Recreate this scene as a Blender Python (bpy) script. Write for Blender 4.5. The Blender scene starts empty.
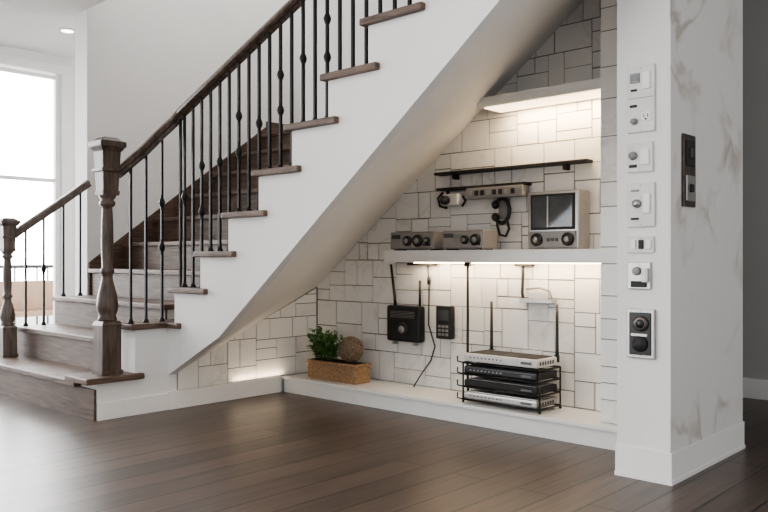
import bpy, bmesh, math, random
from mathutils import Vector, Matrix
random.seed(7)
scene = bpy.context.scene

# ------------------------------------------------------------ materials
def newmat(name):
    m = bpy.data.materials.new(name); m.use_nodes = True
    nt = m.node_tree; b = nt.nodes['Principled BSDF']
    return m, nt, b

def plain(name, col, rough=0.5, metal=0.0, var=0.06, scale=6.0, bump=0.0):
    m, nt, b = newmat(name)
    tc = nt.nodes.new('ShaderNodeTexCoord')
    n = nt.nodes.new('ShaderNodeTexNoise'); n.inputs['Scale'].default_value = scale; n.inputs['Detail'].default_value = 4
    r = nt.nodes.new('ShaderNodeValToRGB')
    r.color_ramp.elements[0].position = .3; r.color_ramp.elements[1].position = .7
    r.color_ramp.elements[0].color = tuple(c*(1-var) for c in col)+(1,)
    r.color_ramp.elements[1].color = tuple(min(1, c*(1+var)) for c in col)+(1,)
    nt.links.new(tc.outputs['Object'], n.inputs['Vector']); nt.links.new(n.outputs['Fac'], r.inputs['Fac'])
    nt.links.new(r.outputs['Color'], b.inputs['Base Color'])
    b.inputs['Roughness'].default_value = rough; b.inputs['Metallic'].default_value = metal
    if bump:
        bp = nt.nodes.new('ShaderNodeBump'); bp.inputs['Strength'].default_value = bump; bp.inputs['Distance'].default_value = .01
        nt.links.new(n.outputs['Fac'], bp.inputs['Height']); nt.links.new(bp.outputs['Normal'], b.inputs['Normal'])
    return m

def wood(name, c1, c2, stretch=(1, 8, 8), rough=0.4, scale=3.0):
    m, nt, b = newmat(name)
    tc = nt.nodes.new('ShaderNodeTexCoord'); mp = nt.nodes.new('ShaderNodeMapping'); mp.inputs['Scale'].default_value = stretch
    n = nt.nodes.new('ShaderNodeTexNoise'); n.inputs['Scale'].default_value = scale; n.inputs['Detail'].default_value = 8; n.inputs['Distortion'].default_value = .6
    r = nt.nodes.new('ShaderNodeValToRGB'); r.color_ramp.elements[0].position = .32; r.color_ramp.elements[1].position = .68
    r.color_ramp.elements[0].color = c1+(1,); r.color_ramp.elements[1].color = c2+(1,)
    nt.links.new(tc.outputs['Object'], mp.inputs['Vector']); nt.links.new(mp.outputs[0], n.inputs['Vector'])
    nt.links.new(n.outputs['Fac'], r.inputs['Fac']); nt.links.new(r.outputs['Color'], b.inputs['Base Color'])
    b.inputs['Roughness'].default_value = rough
    bp = nt.nodes.new('ShaderNodeBump'); bp.inputs['Strength'].default_value = .15; bp.inputs['Distance'].default_value = .004
    nt.links.new(n.outputs['Fac'], bp.inputs['Height']); nt.links.new(bp.outputs['Normal'], b.inputs['Normal'])
    return m

def emis(name, col, s):
    m, nt, b = newmat(name)
    b.inputs['Base Color'].default_value = col+(1,)
    b.inputs['Emission Color'].default_value = col+(1,); b.inputs['Emission Strength'].default_value = s
    return m

def marble(name, base, vein, scale=2.2, lo=.47, hi=.53, rough=.35, amount=1.0):
    m, nt, b = newmat(name)
    tc = nt.nodes.new('ShaderNodeTexCoord')
    n = nt.nodes.new('ShaderNodeTexNoise'); n.inputs['Scale'].default_value = scale; n.inputs['Detail'].default_value = 7; n.inputs['Distortion'].default_value = .9
    r = nt.nodes.new('ShaderNodeValToRGB'); e = r.color_ramp.elements
    e[0].position = lo; e[0].color = (0, 0, 0, 1); e[1].position = hi; e[1].color = (0, 0, 0, 1)
    k = r.color_ramp.elements.new((lo+hi)/2); k.color = (1, 1, 1, 1)
    n2 = nt.nodes.new('ShaderNodeTexNoise'); n2.inputs['Scale'].default_value = 1.6; n2.inputs['Detail'].default_value = 3
    r2 = nt.nodes.new('ShaderNodeValToRGB'); r2.color_ramp.elements[0].position = .48; r2.color_ramp.elements[1].position = .62
    mu = nt.nodes.new('ShaderNodeMath'); mu.operation = 'MULTIPLY'
    mu2 = nt.nodes.new('ShaderNodeMath'); mu2.operation = 'MULTIPLY'; mu2.inputs[1].default_value = amount
    mx = nt.nodes.new('ShaderNodeMix'); mx.data_type = 'RGBA'
    L = nt.links.new
    L(tc.outputs['Object'], n.inputs['Vector']); L(tc.outputs['Object'], n2.inputs['Vector'])
    L(n.outputs['Fac'], r.inputs['Fac']); L(n2.outputs['Fac'], r2.inputs['Fac'])
    L(r.outputs['Color'], mu.inputs[0]); L(r2.outputs['Color'], mu.inputs[1]); L(mu.outputs[0], mu2.inputs[0]); L(mu2.outputs[0], mx.inputs['Factor'])
    mx.inputs['A'].default_value = base+(1,); mx.inputs['B'].default_value = vein+(1,)
    L(mx.outputs['Result'], b.inputs['Base Color']); b.inputs['Roughness'].default_value = rough
    return m

def floor_mat():
    m, nt, b = newmat('dark_plank_floor'); L = nt.links.new
    tc = nt.nodes.new('ShaderNodeTexCoord'); mp = nt.nodes.new('ShaderNodeMapping'); mp.inputs['Rotation'].default_value = (0, 0, math.radians(90))
    br = nt.nodes.new('ShaderNodeTexBrick'); br.offset = .37; br.offset_frequency = 2
    br.inputs['Scale'].default_value = 1; br.inputs['Brick Width'].default_value = 3.2; br.inputs['Row Height'].default_value = .19
    br.inputs['Mortar Size'].default_value = .005; br.inputs['Mortar Smooth'].default_value = .1
    br.inputs['Color1'].default_value = (.098, .069, .055, 1); br.inputs['Color2'].default_value = (.064, .046, .037, 1); br.inputs['Mortar'].default_value = (.006, .005, .004, 1)
    mp2 = nt.nodes.new('ShaderNodeMapping'); mp2.inputs['Scale'].default_value = (18, .6, 1)
    n = nt.nodes.new('ShaderNodeTexNoise'); n.inputs['Scale'].default_value = 2.5; n.inputs['Detail'].default_value = 8; n.inputs['Distortion'].default_value = .3
    r = nt.nodes.new('ShaderNodeValToRGB'); r.color_ramp.elements[0].position = .28; r.color_ramp.elements[1].position = .74
    r.color_ramp.elements[0].color = (.6, .6, .6, 1); r.color_ramp.elements[1].color = (1.32, 1.28, 1.25, 1)
    mx = nt.nodes.new('ShaderNodeMix'); mx.data_type = 'RGBA'; mx.blend_type = 'MULTIPLY'; mx.inputs['Factor'].default_value = 1
    L(tc.outputs['Object'], mp.inputs['Vector']); L(mp.outputs[0], br.inputs['Vector'])
    L(tc.outputs['Object'], mp2.inputs['Vector']); L(mp2.outputs[0], n.inputs['Vector']); L(n.outputs['Fac'], r.inputs['Fac'])
    L(br.outputs['Color'], mx.inputs['A']); L(r.outputs['Color'], mx.inputs['B']); L(mx.outputs['Result'], b.inputs['Base Color'])
    b.inputs['Roughness'].default_value = .34
    bp = nt.nodes.new('ShaderNodeBump'); bp.inputs['Strength'].default_value = .35; bp.inputs['Distance'].default_value = .004; bp.invert = True
    L(br.outputs['Fac'], bp.inputs['Height']); L(bp.outputs['Normal'], b.inputs['Normal'])
    return m

WALL = plain('white_plaster', (.76, .75, .735), .75, var=.02, scale=2)
WALLG = plain('grey_plaster', (.44, .43, .415), .8, var=.03, scale=2)
TRIM = plain('white_trim_paint', (.81, .80, .785), .4, var=.015)
CEIL = plain('ceiling_paint', (.72, .71, .70), .9, var=.01)
BENCH = plain('white_bench_paint', (.82, .81, .79), .35, var=.02)
PILM = marble('pillar_veined_plaster', (.70, .685, .665), (.36, .31, .26), 1.5, .45, .55, .6, .75)
TILES = [marble('stone_tile_a', (.83, .82, .80), (.60, .57, .53), 3.5, .46, .54, .45, .5),
         marble('stone_tile_b', (.79, .78, .757), (.55, .52, .48), 3.0, .45, .55, .5, .5),
         marble('stone_tile_c', (.85, .84, .82), (.64, .60, .56), 4.0, .46, .54, .4, .4)]
GROUT = plain('dark_grout', (.23, .22, .205), .9)
WOODT = wood('walnut_tread', (.062, .038, .027), (.16, .103, .075), (2, 2, 14), .52)
WOODR = wood('walnut_riser', (.055, .034, .024), (.14, .091, .066), (1.5, 1.5, 16), .55)
WOODN = wood('walnut_newel', (.042, .028, .022), (.13, .090, .070), (12, 12, 1.2), .38)
WOODL = wood('grey_oak_newel', (.10, .08, .068), (.22, .18, .155), (12, 12, 1.2), .45)
IRON = plain('wrought_iron', (.018, .017, .017), .45, .6)
FLOOR = floor_mat()
BLACK = plain('black_plastic', (.013, .013, .014), .35)
BLACK2 = plain('matte_black', (.022, .021, .021), .65)
SILVER = plain('brushed_silver', (.42, .41, .40), .34, .85, var=.05, scale=30)
GREYP = plain('grey_plastic', (.27, .26, .255), .45)
OFFW = plain('offwhite_plastic', (.66, .65, .63), .4)
SCREEN = plain('dark_glass_screen', (.10, .105, .11), .08, .2, var=.25, scale=9)
BRONZE = plain('aged_bronze', (.10, .085, .075), .4, .7, var=.3, scale=12)
GLOW = emis('warm_led_strip', (1.0, .74, .44), 14)
GLOWP = emis('warm_diffuser_panel', (1.0, .78, .52), 2.8)
DOWN = emis('downlight_lens', (1, .97, .92), 5)
WICK = wood('wicker', (.22, .125, .065), (.52, .34, .20), (20, 20, 30), .7)
BALLM = wood('dried_ball', (.13, .09, .06), (.33, .25, .18), (25, 25, 25), .8)
LEAF = plain('leaf_green', (.11, .22, .07), .5, var=.5, scale=25)
SOIL = plain('soil', (.03, .022, .016), .95)
CONC = plain('patio_concrete', (.5, .49, .47), .9)
TERRA = plain('patio_wood', (.30, .19, .12), .7)
def glassm():
    m, nt, b = newmat('window_glass'); nt.nodes.remove(b)
    o = nt.nodes['Material Output']; t = nt.nodes.new('ShaderNodeBsdfTransparent'); g = nt.nodes.new('ShaderNodeBsdfGlossy'); g.inputs['Roughness'].default_value = .02
    mx = nt.nodes.new('ShaderNodeMixShader'); mx.inputs[0].default_value = .05
    nt.links.new(t.outputs[0], mx.inputs[1]); nt.links.new(g.outputs[0], mx.inputs[2]); nt.links.new(mx.outputs[0], o.inputs['Surface'])
    return m
GLASS = glassm()

# ------------------------------------------------------------ builder
class B:
    def __init__(s): s.V = []; s.F = []; s.M = []; s.S = []; s.mats = []
    def mi(s, m):
        if m not in s.mats: s.mats.append(m)
        return s.mats.index(m)
    def add(s, V, F, m, smooth=False):
        o = len(s.V); s.V += [tuple(v) for v in V]; k = s.mi(m)
        for f in F: s.F.append([i+o for i in f]); s.M.append(k); s.S.append(smooth)
        return s
    def bm(s, bm, m, smooth=False):
        bm.verts.index_update()
        s.add([v.co[:] for v in bm.verts], [[v.index for v in f.verts] for f in bm.faces], m, smooth); bm.free(); return s
    def box(s, x0, x1, y0, y1, z0, z1, m, bev=0, rot=0, piv=None):
        bm = bmesh.new(); bmesh.ops.create_cube(bm, size=1)
        for v in bm.verts: v.co = Vector(((x0+x1)/2+v.co.x*(x1-x0), (y0+y1)/2+v.co.y*(y1-y0), (z0+z1)/2+v.co.z*(z1-z0)))
        if bev: bmesh.ops.bevel(bm, geom=bm.edges[:], offset=bev, segments=2, profile=.6, affect='EDGES')
        if rot:
            c = Vector(piv) if piv else Vector(((x0+x1)/2, (y0+y1)/2, 0))
            bmesh.ops.rotate(bm, cent=c, matrix=Matrix.Rotation(rot, 3, 'Z'), verts=bm.verts)
        return s.bm(bm, m)
    def prism(s, pts, vec, m):
        n = len(pts); v = Vector(vec); P = [Vector(p) for p in pts]; Q = [p+v for p in P]
        F = [list(range(n)), list(range(2*n-1, n-1, -1))]+[[i, (i+1) % n, n+(i+1) % n, n+i] for i in range(n)]
        return s.add(P+Q, F, m)
    def tube(s, pts, r, m, n=8, prof=None, r2=None, smooth=True):
        P = [Vector(p) for p in pts]; V = []; F = []; N = len(P)
        if prof is None: prof = [(math.cos(2*math.pi*i/n), math.sin(2*math.pi*i/n)) for i in range(n)]
        else: n = len(prof)
        prev = None
        for i, p in enumerate(P):
            d = (P[min(i+1, N-1)]-P[max(i-1, 0)]).normalized()
            if prev is None:
                up = Vector((0, 0, 1)) if abs(d.z) < .95 else Vector((0, 1, 0))
            else: up = prev
            a = d.cross(up).normalized(); u = a.cross(d).normalized(); prev = u
            rr = r if r2 is None else r+(r2-r)*i/(N-1)
            for (c, q) in prof: V.append(p+a*c*rr+u*q*rr)
        for i in range(N-1):
            for j in range(n): F.append([i*n+j, i*n+(j+1) % n, (i+1)*n+(j+1) % n, (i+1)*n+j])
        F.append(list(range(n))); F.append([(N-1)*n+j for j in range(n-1, -1, -1)])
        return s.add(V, F, m, smooth)
    def lathe(s, c, prof, m, n=20, axis='Z', smooth=True, ang=0):
        V = []; F = []
        for r, h in prof:
            for j in range(n):
                t = 2*math.pi*j/n+ang; a, b_ = r*math.cos(t), r*math.sin(t)
                if axis == 'Z': V.append((c[0]+a, c[1]+b_, c[2]+h))
                elif axis == 'Y': V.append((c[0]+a, c[1]+h, c[2]+b_))
                else: V.append((c[0]+h, c[1]+a, c[2]+b_))
        N = len(prof)
        for i in range(N-1):
            for j in range(n): F.append([i*n+j, i*n+(j+1) % n, (i+1)*n+(j+1) % n, (i+1)*n+j])
        F.append(list(range(n))); F.append([(N-1)*n+j for j in range(n-1, -1, -1)])
        return s.add(V, F, m, smooth)
    def sph(s, c, r, m, seg=14):
        if not isinstance(r, tuple): r = (r, r, r)
        bm = bmesh.new(); bmesh.ops.create_uvsphere(bm, u_segments=seg, v_segments=max(6, seg//2+2), radius=1)
        for v in bm.verts: v.co = Vector((c[0]+v.co.x*r[0], c[1]+v.co.y*r[1], c[2]+v.co.z*r[2]))
        return s.bm(bm, m, True)
    def obj(s, name, parent=None):
        me = bpy.data.meshes.new(name); me.from_pydata(s.V, [], s.F)
        for m in s.mats: me.materials.append(m)
        for p, k, sm in zip(me.polygons, s.M, s.S): p.material_index = k; p.use_smooth = sm
        bm = bmesh.new(); bm.from_mesh(me); bmesh.ops.recalc_face_normals(bm, faces=bm.faces); bm.to_mesh(me); bm.free()
        o = bpy.data.objects.new(name, me); scene.collection.objects.link(o)
        if parent: o.parent = parent
        return o
def empty(name):
    o = bpy.data.objects.new(name, None); scene.collection.objects.link(o); return o
def box(name, *a, parent=None, **k): return B().box(*a, **k).obj(name, parent)

# ------------------------------------------------------------ shared layout (metres)
XS = -5.03      # side face of the under-stair nook
YF = 3.14       # face of the upper flight's stringer
YB = 4.60       # back wall of nook
CZ = 3.45       # ceiling
XP0 = -2.215    # left edge of tiled jamb pier
def sof_f(x): return .568+(x+4.408)*.511 if x < -4.408 else .568+.78*(x+4.408)
def sof_b(x): return 1.442+.749*(x+4.243)

# ------------------------------------------------------------ shell
box('floor', -9.0, 3, -4, 7.2, -.12, 0, FLOOR)
b = B(); b.box(-9.2, 3, -1.5, 3.14, CZ, CZ+.12, CEIL); b.box(-9.2, -7.341, 3.14, 7.1, CZ, CZ+.12, CEIL)
b.box(-7.341, -5.25, 3.14, 3.559, CZ, CZ+.12, CEIL); b.box(-1.56, 3, 3.14, 7.1, CZ, CZ+.12, CEIL); b.box(-5.03, -1.56, 4.76, 7.1, CZ, CZ+.12, CEIL)
b.box(-7.34, -1.0, 3.0, 7.2, 5.5, 5.6, CEIL); b.obj('ceiling')
b = B(); b.box(-7.1, -1.56, 3.04, 3.14, CZ+.12, 5.5, WALL); b.obj('wall_stairwell_front')
box('wall_stair_left', -7.34, -7.1, 3.56, 7.0, 0, 5.5, WALL)
box('wall_stair_back', -7.34, 3, 7.0, 7.1, 0, 5.5, WALL)
box('wall_stair_right', -5.25, -5.03, 4.6, 7.0, 0, 5.5, WALL)
box('wall_nook_back', -5.03, -1.842, YB, 4.76, 0, 5.5, WALL)
b = B(); b.prism([(-5.25, YF+.06, 0), (-5.25, YB, 0), (-5.25, YB, .853), (-5.25, YF+.06, .27)], (.22, 0, 0), WALL); b.obj('wall_nook_side')
box('wall_nook_jamb', XP0+.012, -1.843, 4.30, YB-.001, .131, sof_b(XP0)+.12, WALL)
box('wall_hall', -5.03, 3, 6.5, 6.6, 0, CZ, WALLG)
box('baseboard_hall', -5.0, 3, 6.475, 6.499, 0, .155, TRIM, bev=.004)
b = B(); b.box(-1.842, -1.569, 3.743, 4.76, 0, CZ, WALL); b.box(-1.569, -1.565, 3.743, 4.76, 0, CZ, PILM); b.obj('wall_pillar')
b = B(); b.box(-1.848, -1.556, 3.733, 3.742, 0, .155, TRIM, bev=.002); b.box(-1.564, -1.556, 3.742, 4.765, 0, .155, TRIM, bev=.002)
b.box(-1.850, -1.552, 3.729, 3.742, 0, .02, TRIM); b.box(-1.564, -1.552, 3.742, 4.765, 0, .02, TRIM); b.obj('baseboard_pillar')
# window wall
b = B(); b.box(-9.12, -9, -4, .6, 0, CZ, WALL); b.box(-9.12, -9, 4.2, 7, 0, CZ, WALL)
b.box(-9.12, -9, .6, 4.2, 3.24, CZ, WALL); b.box(-9.12, -9, .6, 4.2, 0, .2, WALL); b.obj('wall_window')
b = B()
fw = .06
for y in (.6, 2.55, 4.14): b.box(-9.09, -9.03, y, y+fw, .2, 3.24, TRIM)
for z in (.2, 1.98, 3.18): b.box(-9.085, -9.035, .6, 4.2, z, z+fw*.7, TRIM)
b.box(-9.062, -9.058, .66, 4.14, .24, 3.18, GLASS); b.obj('window_1')
b = B(); b.box(-9, -8.975, 4.2, 4.32, 0, 3.34, TRIM); b.box(-9, -8.975, .48, .6, 0, 3.34, TRIM); b.box(-9, -8.975, .6, 4.2, 3.24, 3.34, TRIM); b.box(-9, -8.93, .6, 4.2, .17, .2, TRIM)
b.obj('trim_window')
box('baseboard_window', -9, -8.98, 4.32, 7, 0, .155, TRIM)
# outside
box('patio_ground', -22, -9.12, -6, 12, -.2, -.05, CONC)
b = B()
for y in [(-2+i*.16) for i in range(60)]: b.box(-11.62, -11.6, y, y+.02, 0, .95, BLACK2)
b.box(-11.65, -11.57, -2, 7.6, .95, 1.0, BLACK2); b.box(-11.63, -11.59, -2, 7.6, .06, .1, BLACK2)
for y in (-2, 1, 4, 7): b.box(-11.66, -11.56, y, y+.1, -.05, 1.05, BLACK2)
b.obj('patio_railing')
b = B(); b.box(-10.5, -10.0, 3.3, 4.9, .36, .42, TERRA, bev=.01); b.box(-10.5, -10.44, 3.3, 4.9, .42, .8, TERRA, bev=.01)
for y in (3.35, 4.8):
    for x in (-10.45, -10.07): b.box(x, x+.05, y, y+.05, -.05, .36, TERRA)
b.obj('patio_bench')
# downlights
for (x, y) in ((-7.9, 3.75), (-3.5, 1.6), (-1.0, 1.6), (-5.6, 1.4)):
    b = B(); b.lathe((x, y, CZ-.012), [(.085, 0), (.085, .012)], TRIM, 24); b.lathe((x, y, CZ-.014), [(.06, 0), (.06, .004)], DOWN, 24); b.obj('recessed_downlight')

# ------------------------------------------------------------ tiles
def clip(poly, f):   # keep f(p)>=0
    out = []
    for i, p in enumerate(poly):
        q = poly[(i+1) % len(poly)]; a, c = f(p), f(q)
        if a >= 0: out.append(p)
        if (a >= 0) != (c >= 0):
            t = a/(a-c); out.append((p[0]+(q[0]-p[0])*t, p[1]+(q[1]-p[1])*t))
    return out
def splits(x0, x1, z0, z1, out):
    w, h = x1-x0, z1-z0; lim = random.uniform(.018, .085)
    if w*h < lim or (w < .15 and h < .15): out.append((x0, x1, z0, z1)); return
    if w > h*random.uniform(.9, 1.7):
        m = x0+w*random.uniform(.34, .66); splits(x0, m, z0, z1, out); splits(m, x1, z0, z1, out)
    else:
        m = z0+h*random.uniform(.34, .66); splits(x0, x1, z0, m, out); splits(x0, x1, m, z1, out)
tb = B()
tb.prism([(XS, YB-.001, .13), (-1.845, YB-.001, .13), (-1.845, YB-.001, sof_b(-1.845)), (XS, YB-.001, sof_b(XS))], (0, -.010, 0), GROUT)
L = []; splits(XS+.02, -1.845, .13, 3.3, L)
for (x0, x1, z0, z1) in L:
    g = random.choice((.0022, .0028, .0035, .005))
    P = clip([(x0+g, z0+g), (x1-g, z0+g), (x1-g, z1-g), (x0+g, z1-g)], lambda p: sof_b(p[0])-.002-p[1])
    if len(P) > 2:
        d = random.uniform(.004, .008)
        tb.prism([(p[0], YB-.0105, p[1]) for p in P], (0, -d, 0), random.choice(TILES))
tb.obj('trim_tiles_back')
tb = B()
tb.box(XP0+.002, -1.845, 4.290, 4.299, .131, sof_b(XP0)+.1, GROUT)
L = []; splits(XP0, -1.845, .131, sof_b(XP0)+.1, L)
for (x0, x1, z0, z1) in L:
    g = .003; tb.box(x0+g, x1-g, 4.284, 4.2895, z0+g, z1-g, random.choice(TILES))
tb.obj('trim_tiles_jamb')
tb = B()
def ss(y): return sof_f(XS)+(sof_b(XS)-sof_f(XS))*(y-YF)/(YB-YF)
tb.prism([(XS+.001, YF+.07, .13), (XS+.001, YB-.02, .13), (XS+.001, YB-.02, ss(YB)), (XS+.001, YF+.07, ss(YF+.07))], (.008, 0, 0), GROUT)
L = []; splits(YF+.07, YB-.02, .13, .9, L)
for (x0, x1, z0, z1) in L:
    g = .0035
    P = clip([(x0+g, z0+g), (x1-g, z0+g), (x1-g, z1-g), (x0+g, z1-g)], lambda p: ss(p[0])-.004-p[1])
    if len(P) > 2: tb.prism([(XS+.0095, p[0], p[1]) for p in P], (random.uniform(.004, .008), 0, 0), random.choice(TILES))
tb.obj('trim_tiles_side')
box('baseboard_nook_side', XS+.001, XS+.03, YF-.0, 4.178, 0, .13, TRIM, bev=.004)

# ------------------------------------------------------------ bench + shelves
b = B(); b.box(XS+.035, -1.845, 4.20, YB-.022, 0, .105, BENCH); b.box(XS+.035, -1.845, 4.18, YB-.022, .106, .13, BENCH, bev=.004); b.obj('built_in_bench')
b = B(); b.box(-3.966, XP0-.001, 4.30, YB-.021, 1.07, 1.155, BENCH, bev=.005)
b.box(-3.85, -2.25, 4.50, 4.52, 1.062, 1.07, GLOW); b.obj('wall_shelf')
b = B(); b.box(-3.12, XP0-.001, 4.30, YB-.021, 2.107, 2.17, BENCH, bev=.004)
b.box(-3.08, -2.23, 4.33, 4.52, 2.100, 2.107, GLOWP); b.obj('wall_shelf')

# ------------------------------------------------------------ staircase
st = empty('staircase')
NA = 10; RA = .25; GA = .34; Y0 = 2.57
xl, xr = -7.098, -5.25
for n in range(NA):
    z = RA*(n+1); y = Y0+GA*n; ye = y+GA+.02 if n < NA-1 else 6.98
    b = B()
    b.box(xl, xr+.03 if n else -5.255, y-.03, ye, z-.04, z, WOODT, bev=.008); b.obj('tread', st)
    b = B(); b.box(xl, xr if n else -5.03, y, y+.018, z-RA, z-.04, WOODR); b.obj('riser', st)
    b = B(); b.box(xr-.03, xr, y+.018, ye, 0 if n < 3 else max(0, z-.9), z-.04, WALL); b.obj('closed_side', st)
b = B()  # wall skirt
b.prism([(xl+.001, 3.57, RA*(3.57-Y0)/GA+.0), (xl+.001, 5.70, RA*(5.70-Y0)/GA+.02), (xl+.001, 5.70, RA*(5.70-Y0)/GA+.30), (xl+.001, 3.57, RA*(3.57-Y0)/GA+.32)], (.02, 0, 0), WOODR)
b.box(xl+.001, xl+.02, 5.70, 6.98, 2.5, 2.66, WOODR); b.obj('wall_skirt', st)
# pedestal for the newel
b = B(); b.box(-5.25, XS, Y0+.02, YF, 0, .25, WALL); b.box(-5.25, XS, 2.875, YF, .25, .595, WALL); b.box(XS+.001, XS+.02, Y0+.02, YF-.001, 0, .12, TRIM, bev=.003); b.obj('pedestal', st)
b = B(); b.box(-5.32, -4.99, 2.50, 2.93, .251, .292, WOODT, bev=.01); b.obj('newel_plinth', st)
# upper flight
RB = .2555; GB = .322; NB = 12
def xk(k): return -5.31+GB*k
def zk(k): return .635+RB*k
YC = 3.75
b = B()
cuts = sorted([-5.25, -5.03, -4.408]+[xk(k)+.04 for k in range(1, NB)]+[-1.75])
for a, c in zip(cuts[:-1], cuts[1:]):
    k = max(0, int(((a+c)/2-(-5.31)-.04)//GB)); zt = zk(k)-.04
    if a < -5.04: zb0 = zb1 = 0.0
    else: zb0, zb1 = sof_f(a), sof_f(c)
    b.prism([(a, YF, zb0), (c, YF, zb1), (c, YF, zt), (a, YF, zt)], (0, .06, 0), WALL)
b.prism([(-1.75, YF, sof_f(-1.75)), (-.9, YF, sof_f(-.9)), (-.9, YF, 3.448), (-1.75, YF, 3.448)], (0, .06, 0), WALL)
b.obj('stringer', st)
b = B()
xs = [XS, -4.8, -4.6, -4.408, -4.0, -3.5, -3.0, -2.5, -2.0, -1.845]
for a, c in zip(xs[:-1], xs[1:]):
    V = [(a, YF+.06, sof_f(a)), (c, YF+.06, sof_f(c)), (c, YB-.001, sof_b(c)), (a, YB-.001, sof_b(a))]
    V += [(v[0], v[1], v[2]+.03) for v in V]
    b.add(V, [[0, 1, 2, 3], [7, 6, 5, 4], [0, 4, 5, 1], [1, 5, 6, 2], [2, 6, 7, 3], [3, 7, 4, 0]], WALL)
V = [(-1.845, YF+.06, sof_f(-1.845)), (-1.2, YF+.06, sof_f(-1.2)), (-1.2, 3.742, 3.3), (-1.845, 3.742, sof_f(-1.845)+.31)]
V += [(v[0], v[1], v[2]+.03) for v in V]
b.add(V, [[0, 1, 2, 3], [7, 6, 5, 4], [0, 4, 5, 1], [1, 5, 6, 2], [2, 6, 7, 3], [3, 7, 4, 0]], WALL)
b.obj('soffit', st)
for k in range(NB):
    x0 = xk(k); z = zk(k)
    b = B()
    b.box(x0, x0+.45 if k < NB-1 else -1.0, YF-.035, YC, z-.04, z, WOODT, bev=.009)
    if k == 0: b.box(x0, XS+.03, 2.83, YF-.03, z-.04, z, WOODT, bev=.009)
    b.obj('tread', st)
    if k: B().box(x0+.04, x0+.055, YF+.061, YC, z-RB, z-.04, WOODR).obj('riser', st)
b = B()
for a, c in zip(xs[:-1], xs[1:]):
    zz = lambda x: 4.643+.79*x+.15
    b.prism([(a, YC, sof_f(a)+.34), (c, YC, sof_f(c)+.34), (c, YC, zz(c)), (a, YC, zz(a))], (0, .05, 0), WALL)
b.obj('inner_curb', st)

def newel(x, y, zb, zt, ws, mat, name):
    """square-capped turned post"""
    H = zt-zb; b = B()
    f = lambda t: zb+H*t
    def sq(h0, h1, t0, t1, bev=.004):
        bm = bmesh.new(); bmesh.ops.create_cube(bm, size=2)
        for v in bm.verts:
            top = v.co.z > 0; h = (h1 if top else h0)*ws
            v.co = Vector((x+v.co.x*h, y+v.co.y*h, f(t1) if top else f(t0)))
        bmesh.ops.bevel(bm, geom=bm.edges[:], offset=bev, segments=2, affect='EDGES'); b.bm(bm, mat)
    sq(.080, .080, 0, .018); sq(.070, .070, .015, .215); sq(.078, .062, .205, .225)
    prof = [(.060, .222), (.066, .232), (.056, .245), (.070, .27), (.073, .295), (.066, .33), (.050, .37), (.038, .40), (.036, .42), (.048, .428), (.048, .44), (.036, .45),
            (.040, .50), (.042, .56), (.040, .64), (.036, .69), (.034, .705), (.052, .713), (.054, .728), (.040, .736), (.058, .748), (.058, .76)]
    b.lathe((x, y, 0), [(r*ws, f(t)) for r, t in prof], mat, 28)
    sq(.060, .064, .755, .775); sq(.056, .068, .77, .945); sq(.078, .078, .855, .868, .002); sq(.072, .088, .94, .957); sq(.096, .096, .957, .982, .005); sq(.088, .05, .98, 1.0)
    return b.obj(name, st)
newel(-5.15, 2.73, .292, 1.94, 1.0, WOODN, 'newel_post')
newel(-7.0, 2.79, .25, 1.446, .85, WOODL, 'newel_post')

RP = [(-.5, -1), (.5, -1), (.72, -.55), (.62, -.1), (1, .2), (1, .7), (.6, 1), (-.6, 1), (-1, .7), (-1, .2), (-.62, -.1), (-.72, -.55)]
rail = [(-5.13, 2.79, 1.69), (-5.11, 3.0, 1.88), (-5.09, 3.11, 2.0), (-5.03, 3.18, 2.09), (-4.95, 3.2, 2.155), (-4.3, 3.2, 2.425), (-3.67, 3.2, 2.687), (-3.0, 3.2, 3.20), (-2.0, 3.2, 3.98)]
B().tube(rail, .037, WOODN, prof=RP, smooth=False).obj('handrail', st)
B().tube([(-7.02, 2.83, 1.29), (-7.04, 3.2, 1.55), (-7.05, 3.55, 1.805)], .034, WOODL, prof=RP, smooth=False).obj('handrail', st)
def rail_z(x, y):
    if y < 3.19:
        P = rail[:5]
        for p, q in zip(P[:-1], P[1:]):
            if p[1] <= y <= q[1]: return p[2]+(q[2]-p[2])*(y-p[1])/(q[1]-p[1])
    P = rail[4:]
    for p, q in zip(P[:-1], P[1:]):
        if p[0] <= x <= q[0]: return p[2]+(q[2]-p[2])*(x-p[0])/(q[0]-p[0])
    return 2.155
def baluster(x, y, z0, z1, kind):
    b = B(); r = .0085
    b.box(x-r, x+r, y-r, y+r, z0, z1, IRON)
    b.lathe((x, y, z0), [(.022, 0), (.022, .008), (.013, .03)], IRON, 12)
    H = z1-z0
    def knuckle(zc):
        b.lathe((x, y, zc), [(.008, -.055), (.012, -.045), (.010, -.036), (.019, -.018), (.024, 0), (.019, .018), (.010, .036), (.012, .045), (.008, .055)], IRON, 12)
    if kind == 1: knuckle(z0+H*.52)
    if kind == 2: knuckle(z0+H*.40); knuckle(z0+H*.64)
    return b.obj('baluster', st)
i = 0
for y in (2.88, 3.0, 3.13):
    baluster(-5.1, y, .635, rail_z(-5.1, y)-.03, (0, 0, 2)[i % 3]); i += 1
baluster(-4.965, 3.2, .635, rail_z(-4.965, 3.2)-.03, 0)
i = 1
for k in range(1, NB-1):
    for d in (.075, .183, .290):
        x = xk(k)+d
        if x > -2.1: continue
        baluster(x, 3.2, zk(k), rail_z(x, 3.2)-.03, (0, 1, 0, 2)[i % 4]); i += 1
for y, zb in ((2.96, .5), (3.12, .5), (3.30, .75), (3.46, .75)):
    baluster(-7.035, y, zb, 1.29+(y-2.83)*.71-.03, 1 if y > 3.0 and y < 3.2 else 0)

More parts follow.
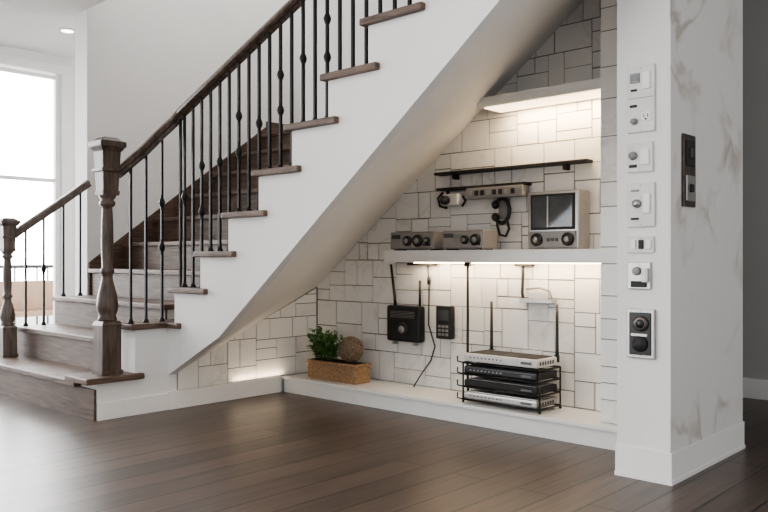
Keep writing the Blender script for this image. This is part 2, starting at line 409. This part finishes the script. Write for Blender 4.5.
# ------------------------------------------------------------ planter
b = B(); px0, px1, py0, py1 = -4.78, -4.24, 4.27, 4.43; pz = .131
for (a, c, d, e) in ((px0, px1, py0, py0+.015), (px0, px1, py1-.015, py1), (px0, px0+.015, py0+.015, py1-.015), (px1-.015, px1, py0+.015, py1-.015)):
    b.box(a, c, d, e, pz, pz+.15, WICK)
for r in range(6):
    z = pz+.012+r*.025
    for j in range(27):
        x = px0+.01+j*.02; o = .006 if (j+r) % 2 else .001
        b.box(x-.010, x+.010, py0-o, py0, z-.010, z+.010, WICK)
    for j in range(8):
        y = py0+.01+j*.02; o = .006 if (j+r) % 2 else .001
        b.box(px1, px1+o, y-.010, y+.010, z-.010, z+.010, WICK)
b.tube([(px0-.005, py0-.005, pz+.140), (px1+.005, py0-.005, pz+.140), (px1+.005, py1+.005, pz+.140), (px0-.005, py1+.005, pz+.140), (px0-.005, py0-.005, pz+.140)], .010, WICK)
b.box(px0+.015, px1-.015, py0+.015, py1-.015, pz+.02, pz+.150, SOIL)
b.obj('wicker_planter_box')
b = B()
for s in range(75):
    bx = random.uniform(-4.75, -4.54); by = random.uniform(4.31, 4.39)
    tip = Vector((min(-4.53, bx+random.uniform(-.12, .07)), by+random.uniform(-.09, .07), pz+random.uniform(.21, .40)))
    base = Vector((bx, by, pz+.153)); mid = (base+tip)/2+Vector((0, 0, .02))
    b.tube([base, mid, tip], .0022, LEAF, 5)
    for q in range(9):
        t = random.uniform(.35, 1.0); c = base.lerp(tip, t)
        d = Vector((random.uniform(-1, 1), random.uniform(-1, 1), random.uniform(-.2, .9))).normalized(); l = random.uniform(.030, .052); w = l*.38
        if c.z-.03 < pz+.155: continue
        sd = d.cross(Vector((0, 0, 1))).normalized(); nn = sd.cross(d)
        V = [c, c+d*l*.3+sd*w, c+d*l*.7+sd*w*.8, c+d*l, c+d*l*.7-sd*w*.8, c+d*l*.3-sd*w, c+d*l*.5-nn*.005]
        b.add(V, [[0, 1, 6], [1, 2, 6], [2, 3, 6], [3, 4, 6], [4, 5, 6], [5, 0, 6]], LEAF, True)
b.obj('potted_green_plant')
b = B(); c = Vector((-4.365, 4.35, pz+.151+.104)); R = .098
b.sph(c, R*.96, BALLM, 20)
for s in range(26):
    ax = Vector((random.gauss(0, 1), random.gauss(0, 1), random.gauss(0, 1))).normalized(); u = ax.orthogonal().normalized(); v = ax.cross(u)
    b.tube([c+(u*math.cos(t*math.pi/12)+v*math.sin(t*math.pi/12))*R for t in range(25)], .0045, BALLM, 5)
b.obj('decorative_wicker_ball')

# ------------------------------------------------------------ nook electronics
YW = YB-.020   # tile face
# wall router (black box w/ antennas)
b = B(); b.box(-4.135, -3.80, YW-.07, YW, .46, .735, BLACK, bev=.018)
b.box(-4.10, -3.835, YW-.076, YW-.068, .63, .70, BLACK2, bev=.003)
for j in range(5): b.box(-4.09, -3.845, YW-.078, YW-.068, .645+j*.011, .648+j*.011, GREYP)
b.lathe((-3.97, YW-.068, .555), [(.06, 0), (.06, -.012), (.045, -.016)], BLACK2, 24, 'Y'); b.lathe((-3.97, YW-.08, .555), [(.03, 0), (.028, -.008)], GREYP, 20, 'Y')
for x in (-4.07, -3.87): b.box(x-.012, x+.012, YW-.06, YW-.02, .435, .465, SILVER)
b.tube([(-4.08, YW-.03, .73), (-4.085, YW-.03, .80), (-4.125, YW-.03, 1.05)], .013, BLACK, r2=.009)
b.tube([(-3.83, YW-.03, .73), (-3.83, YW-.03, .80), (-3.83, YW-.03, .93)], .011, BLACK, r2=.008)
b.obj('wall_mounted_router')
b = B(); b.box(-3.662, -3.518, YW-.05, YW, .505, .748, BLACK, bev=.012); b.box(-3.64, -3.54, YW-.054, YW-.048, .64, .72, SCREEN, bev=.002)
for r in range(3):
    for q in range(3): b.box(-3.635+q*.034, -3.612+q*.034, YW-.056, YW-.048, .53+r*.03, .548+r*.03, GREYP, bev=.002)
b.obj('intercom_keypad')
# cables
b = B(); b.box(-3.95, -3.675, YW-.04, YW-.02, 1.045, 1.062, BLACK2)
b.tube([(-3.755, YW-.03, 1.05), (-3.755, YW-.012, .9), (-3.76, YW-.012, .6), (-3.70, YW-.01, .44), (-3.74, YW-.012, .33), (-3.82, YW-.03, .22), (-3.85, YW-.06, .15), (-3.83, YW-.10, .137)], .0055, BLACK, 6)
b.lathe((-3.755, YW-.014, .93), [(.012, -.03), (.014, 0), (.012, .03)], BLACK, 10)
b.obj('hanging_power_cable')
b = B(); b.tube([(-3.315, 4.46, 1.065), (-3.315, 4.46, .7), (-3.31, 4.45, .35), (-3.29, 4.43, .145)], .010, BLACK, 6); b.box(-3.335, -3.295, 4.445, 4.475, 1.04, 1.069, BLACK2)
b.obj('antenna_cable')
# rack with stacked routers
rx0, rx1, ry0, ry1 = -3.19, -2.60, 4.24, 4.49
b = B()
for (x, y) in ((rx0, ry0), (rx1, ry0), (rx0, ry1), (rx1, ry1)):
    b.tube([(x, y, .136), (x, y, .40)], .006, BLACK, 8); b.sph((x, y, .141), .010, BLACK, 10)
for z in (.155, .24, .325, .400):
    b.tube([(rx0, ry0, z), (rx1, ry0, z), (rx1, ry1, z), (rx0, ry1, z), (rx0, ry0, z)], .007, BLACK, 6)
    for q in range(1, 7): x = rx0+(rx1-rx0)*q/7; b.tube([(x, ry0, z), (x, ry1, z)], .003, BLACK, 6)
    b.tube([(rx0, ry0, z), (rx0-.025, ry0-.03, z+.01), (rx0-.025, ry0-.03, z+.045)], .005, BLACK, 6)
b.obj('wire_router_rack')
def router(z, h, m, top, ins=.012, ant=False):
    b = B(); x0, x1, y0, y1 = rx0+ins, rx1-ins, ry0+ins-.02, ry1-ins
    b.box(x0, x1, y0, y1, z, z+h, m, bev=min(.012, h*.3)); b.box(x0+.02, x1-.02, y0+.02, y1-.02, z+h-.002, z+h+.004, top, bev=.002)
    for q in range(9): b.box(x0+.05+q*.03, x0+.06+q*.03, y0-.002, y0+.004, z+h*.45, z+h*.6, SILVER if m is BLACK else BLACK)
    b.box(x1-.12, x1-.04, y0-.002, y0+.004, z+h*.35, z+h*.65, SCREEN)
    for q in range(6): b.box(x1-.002, x1+.002, y0+.03+q*.03, y0+.045+q*.03, z+h*.3, z+h*.7, BLACK2)
    if ant:
        for x in (x0+.045, x1-.01):
            b.tube([(x, y1+.010, z+h*.6), (x, y1+.010, z+h+.04), (x, y1+.010, .80)], .014, BLACK, 8, r2=.009)
            b.lathe((x, y1+.006, z+h*.6), [(.018, -.015), (.018, .03)], BLACK, 12)
    return b.obj('network_router')
router(.161, .048, SILVER, SILVER); router(.246, .045, BLACK2, GREYP); router(.331, .050, BLACK, BLACK2); router(.411, .055, OFFW, BLACK2, ant=True)
# bracket under shelf
b = B(); b.box(-2.93, -2.68, YW-.06, YW, .80, .830, SILVER, bev=.004); b.tube([(-2.92, YW-.03, 1.06), (-2.92, YW-.03, .98), (-2.925, YW-.03, .86), (-2.91, YW-.04, .822)], .010, BLACK2, 8)
b.box(-2.98, -2.84, YW-.045, YW-.02, 1.045, 1.066, BLACK2); b.tube([(-2.70, YW-.02, .822), (-2.72, YW-.02, .88), (-2.80, YW-.02, .90), (-2.9, YW-.02, .89)], .007, GREYP, 8); b.obj('wall_bracket_ledge')
# receivers on shelf
def receiver(x0, x1, dials, name):
    b = B(); y0 = 4.33; z0 = 1.156; z1 = 1.29
    b.box(x0, x1, y0, 4.50, z0+.008, z1, GREYP, bev=.008); b.box(x0+.012, x1-.012, y0-.004, y0+.006, z0+.02, z1-.012, SILVER, bev=.003)
    for x in (x0+.03, x1-.03): b.box(x-.012, x+.012, y0+.02, 4.47, z0, z0+.01, BLACK2)
    for dx, r in dials:
        b.lathe((x0+dx, y0-.004, z0+.068), [(r, 0), (r, -.012), (r*.85, -.018)], BLACK, 20, 'Y'); b.lathe((x0+dx, y0-.022, z0+.068), [(r*.5, 0), (r*.45, -.008)], GREYP, 16, 'Y')
    b.box(x0+.02, x0+.10, y0-.008, y0, z1-.05, z1-.02, SCREEN)
    for q in range(4): b.box(x1-.09+q*.018, x1-.078+q*.018, y0-.010, y0, z0+.03, z0+.045, BLACK)
    return b.obj(name)
receiver(-3.93, -3.52, [(.17, .038), (.27, .045), (.355, .025)], 'audio_receiver')
receiver(-3.44, -3.09, [(.20, .030), (.29, .040)], 'audio_receiver')
b = B()
for q in range(3): b.tube([(-4.02+.03*math.cos(t*.52)+q*.012, 4.565-.012*q, 1.19+.035*math.sin(t*.52)) for t in range(13)], .005, BLACK, 6)
b.obj('coiled_cable')
# video console
b = B(); x0, x1, y0, y1 = -2.80, -2.43, 4.42, 4.56; z0 = 1.156
b.box(x0, x1, y0, y1, z0, 1.53, SILVER, bev=.01); b.box(x0+.025, x1-.025, y0-.006, y0+.01, z0+.125, 1.51, BLACK2, bev=.004); b.box(x0+.04, x1-.04, y0-.009, y0, z0+.14, 1.495, SCREEN, bev=.002)
b.box(x0+.15, x0+.158, y0-.012, y0, z0+.14, 1.495, SILVER)
b.box(x0+.015, x1-.015, y0-.008, y0+.01, z0+.01, z0+.115, GREYP, bev=.004)
for x in (x0+.075, x1-.07):
    b.lathe((x, y0-.008, z0+.062), [(.042, 0), (.042, -.012), (.036, -.02)], BLACK, 24, 'Y'); b.lathe((x, y0-.028, z0+.062), [(.02, 0), (.016, -.012)], SILVER, 16, 'Y')
for q in range(3): b.box(x0+.15+q*.03, x0+.168+q*.03, y0-.014, y0, z0+.05, z0+.07, BLACK)
b.obj('video_console')
# rails on wall
b = B(); b.box(-3.65, -2.416, YW-.085, YW, 1.705, 1.725, BLACK2, bev=.004)
for x in (-3.5, -2.6): b.box(x, x+.02, YW-.06, YW, 1.67, 1.705, BLACK2)
b.obj('wall_rail')
b = B(); b.box(-3.63, -2.87, YW-.085, YW, 1.592, 1.610, BLACK2, bev=.004); b.obj('wall_rail')
b = B(); b.box(-3.35, -2.88, YW-.10, YW-.01, 1.515, 1.591, GREYP, bev=.008)
for q in range(8): b.box(-3.32+q*.05, -3.29+q*.05, YW-.104, YW-.098, 1.535, 1.57, BLACK if q % 3 else SILVER)
b.obj('patch_panel')
b = B(); b.tube([(-3.55, YW-.04, 1.592), (-3.55, YW-.05, 1.55)], .012, BLACK, 10); b.box(-3.56, -3.41, YW-.11, YW-.02, 1.475, 1.56, OFFW, bev=.012)
b.lathe((-3.515, YW-.11, 1.515), [(.034, 0), (.034, -.03), (.028, -.035)], BLACK, 20, 'Y'); b.lathe((-3.515, YW-.145, 1.515), [(.02, 0), (.012, -.003)], SCREEN, 16, 'Y')
b.tube([(-3.60, YW-.04, 1.58), (-3.64, YW-.05, 1.54), (-3.62, YW-.05, 1.48), (-3.55, YW-.06, 1.465)], .010, BLACK, 8); b.tube([(-3.42, YW-.05, 1.55), (-3.38, YW-.06, 1.51), (-3.41, YW-.06, 1.47)], .008, BLACK, 8)
b.obj('security_camera')
# telephone handset
b = B(); x = -3.07; y = YW-.04
b.box(x-.05, x+.03, YW-.03, YW, 1.37, 1.51, GREYP, bev=.01)
arc = [(x+.062*math.cos(t), y-.02, 1.425+.085*math.sin(t)) for t in [math.radians(a) for a in range(-150, 151, 20)]]
b.tube(arc, .014, BLACK, 10)
b.sph(arc[0], (.026, .03, .030), BLACK); b.sph(arc[-1], (.026, .03, .030), BLACK)
b.tube([(x+.03, y, 1.36), (x+.045, y, 1.30), (x+.02, y, 1.25), (x-.03, y, 1.26), (x-.05, y, 1.32), (x-.052, y, 1.38)], .009, BLACK, 8)
b.obj('wall_telephone_handset')

# ------------------------------------------------------------ pillar plates (front face)
YP = 3.7425
def plate(x0, x1, z0, z1, m=OFFW, d=.012):
    b = B(); b.box(x0, x1, YP-d, YP, z0, z1, m, bev=.004)
    for z in (z0+.012, z1-.012): b.lathe(((x0+x1)/2, YP-d+.001, z), [(.004, 0), (.003, -.003)], SILVER, 10, 'Y')
    return b
def socket(b, x, z, r=.026):
    b.box(x-r, x+r, YP-.016, YP-.010, z-r*.9, z+r*.9, TRIM, bev=.004)
    b.box(x-.012, x-.008, YP-.0175, YP-.015, z-.006, z+.012, BLACK); b.box(x+.008, x+.012, YP-.0175, YP-.015, z-.006, z+.012, BLACK)
    b.lathe((x, YP-.0155, z-.014), [(.005, 0), (.005, -.002)], BLACK, 10, 'Y')
a0, a1 = -1.781, -1.640; ac = (a0+a1)/2
b = plate(a0, a1, 1.725, 2.054); b.box(a0+.004, a1-.004, YP-.0135, YP-.011, 1.893, 1.896, GREYP)
b.box(ac-.055, ac-.005, YP-.018, YP-.01, 1.97, 2.02, GREYP, bev=.003); b.box(ac-.05, ac-.01, YP-.02, YP-.017, 1.98, 2.01, SCREEN); b.box(ac+.01, ac+.05, YP-.02, YP-.01, 1.935, 2.02, TRIM, bev=.005); b.box(ac-.05, ac-.02, YP-.018, YP-.01, 1.93, 1.94, BLACK2)
socket(b, ac+.028, 1.80); b.lathe((ac-.033, YP-.012, 1.78), [(.017, 0), (.014, -.02)], GREYP, 16, 'Y'); b.box(ac-.055, ac-.02, YP-.018, YP-.01, 1.85, 1.862, BLACK2); b.obj('wall_control_plate')
b = plate(a0, a1-.01, 1.527, 1.676); b.lathe((ac-.04, YP-.012, 1.61), [(.022, 0), (.018, -.018)], GREYP, 18, 'Y'); b.box(ac+.0, ac+.045, YP-.02, YP-.01, 1.56, 1.64, TRIM, bev=.005); b.box(ac-.06, ac-.02, YP-.016, YP-.01, 1.55, 1.565, BLACK2); b.obj('thermostat_dial_plate')
b = plate(a0, a1, 1.254, 1.473); b.lathe((ac-.02, YP-.012, 1.37), [(.022, 0), (.018, -.02)], SILVER, 18, 'Y'); b.box(ac+.012, ac+.05, YP-.022, YP-.01, 1.32, 1.42, TRIM, bev=.006); b.box(ac-.05, ac-.01, YP-.017, YP-.01, 1.29, 1.30, BLACK2); b.box(ac-.05, ac-.01, YP-.017, YP-.01, 1.43, 1.44, GREYP); b.obj('light_switch')
b = plate(a0, a1-.005, 1.125, 1.209)
for q in range(3): b.box(a0+.02+q*.04, a0+.045+q*.04, YP-.02, YP-.01, 1.145, 1.19, BLACK2 if q == 1 else TRIM, bev=.003)
b.obj('light_switch')
b = plate(a0, a1-.02, .945, 1.08, SILVER); b.lathe((ac-.02, YP-.012, 1.035), [(.022, 0), (.020, -.015), (.014, -.02)], GREYP, 22, 'Y'); b.box(ac+.01, ac+.04, YP-.03, YP-.01, .98, 1.05, OFFW, bev=.005); b.box(ac-.05, ac+.03, YP-.02, YP-.01, .955, .985, BLACK2, bev=.003); b.obj('door_chime_control')
b = plate(a0-.002, a1+.002, .603, .847, SILVER, .018); b.box(a0+.014, a1-.014, YP-.022, YP-.016, .62, .83, BLACK, bev=.004)
b.lathe((ac+.005, YP-.02, .775), [(.038, 0), (.038, -.012), (.028, -.016)], BRONZE, 24, 'Y'); b.lathe((ac+.005, YP-.036, .775), [(.022, 0), (.018, -.004)], BLACK, 20, 'Y'); b.lathe((ac, YP-.02, .675), [(.040, 0), (.038, -.014)], BLACK2, 24, 'Y'); b.box(ac-.045, ac+.04, YP-.028, YP-.02, .712, .726, SILVER, bev=.002)
b.obj('intercom_speaker_panel')
# side face switch
XP = -1.5645
b = B(); b.box(XP, XP+.014, 3.872, 4.022, 1.357, 1.719, BRONZE, bev=.004); b.box(XP+.012, XP+.02, 3.895, 4.0, 1.56, 1.69, BLACK2, bev=.004); b.box(XP+.012, XP+.02, 3.895, 4.0, 1.385, 1.515, SILVER, bev=.004)
b.box(XP+.012, XP+.03, 3.93, 3.965, 1.60, 1.65, BRONZE, bev=.004); b.box(XP+.012, XP+.03, 3.93, 3.965, 1.43, 1.47, BLACK2, bev=.004); b.obj('bronze_switch_panel')

# ------------------------------------------------------------ lights
def area(name, loc, rot, sx, sy, p, col):
    l = bpy.data.lights.new(name, 'AREA'); l.shape = 'RECTANGLE'; l.size = sx; l.size_y = sy; l.energy = p; l.color = col
    o = bpy.data.objects.new(name, l); o.location = loc; o.rotation_euler = rot; scene.collection.objects.link(o); return o
R90 = math.radians(90)
area('stairwell_fill', (-5.2, 5.2, 5.45), (0, 0, 0), 3.0, 2.4, 80, (1, .98, .95))  # added fill to brighten the stairwell walls, no skylight modelled there
area('shelf_led', (-3.05, 4.47, 1.06), (math.radians(20), 0, 0), 1.5, .03, 4.5, (1, .80, .57))
area('shelf_led_upper', (-2.63, 4.46, 2.096), (math.radians(20), 0, 0), .75, .03, 8, (1, .75, .47))
area('nook_led', (XS+.045, 3.95, .14), (0, math.radians(170), 0), .03, .5, .6, (1, .78, .54))
area('ceiling_fill', (-2.6, 1.2, 3.42), (0, 0, 0), 2.6, 1.6, 32, (1, .97, .93))  # added soft fill for the main room, not an actual fixture
w = bpy.data.worlds.new('sky'); scene.world = w; w.use_nodes = True; nt = w.node_tree; L = nt.links.new
bg = nt.nodes['Background']
tc = nt.nodes.new('ShaderNodeTexCoord'); sp = nt.nodes.new('ShaderNodeSeparateXYZ'); L(tc.outputs['Generated'], sp.inputs[0])
mr = nt.nodes.new('ShaderNodeMapRange'); mr.inputs['From Min'].default_value = -.35; mr.inputs['From Max'].default_value = -.95; mr.inputs['To Min'].default_value = 1.1; mr.inputs['To Max'].default_value = 18.0
L(sp.outputs['X'], mr.inputs['Value']); L(mr.outputs[0], bg.inputs[1])
bg.inputs[0].default_value = (.98, .99, 1.0, 1)

# ------------------------------------------------------------ camera
cam = bpy.data.cameras.new('camera'); co = bpy.data.objects.new('camera', cam); scene.collection.objects.link(co)
cam.sensor_width = 36; cam.lens = 787/768*36; cam.shift_y = 2/768; cam.clip_start = .05
co.location = (0, 0, 1.1); co.rotation_euler = (R90, 0, math.radians(42.7)); scene.camera = co
scene.view_settings.view_transform = 'AgX'
scene.view_settings.look = 'AgX - Medium High Contrast'
scene.view_settings.exposure = 0.25
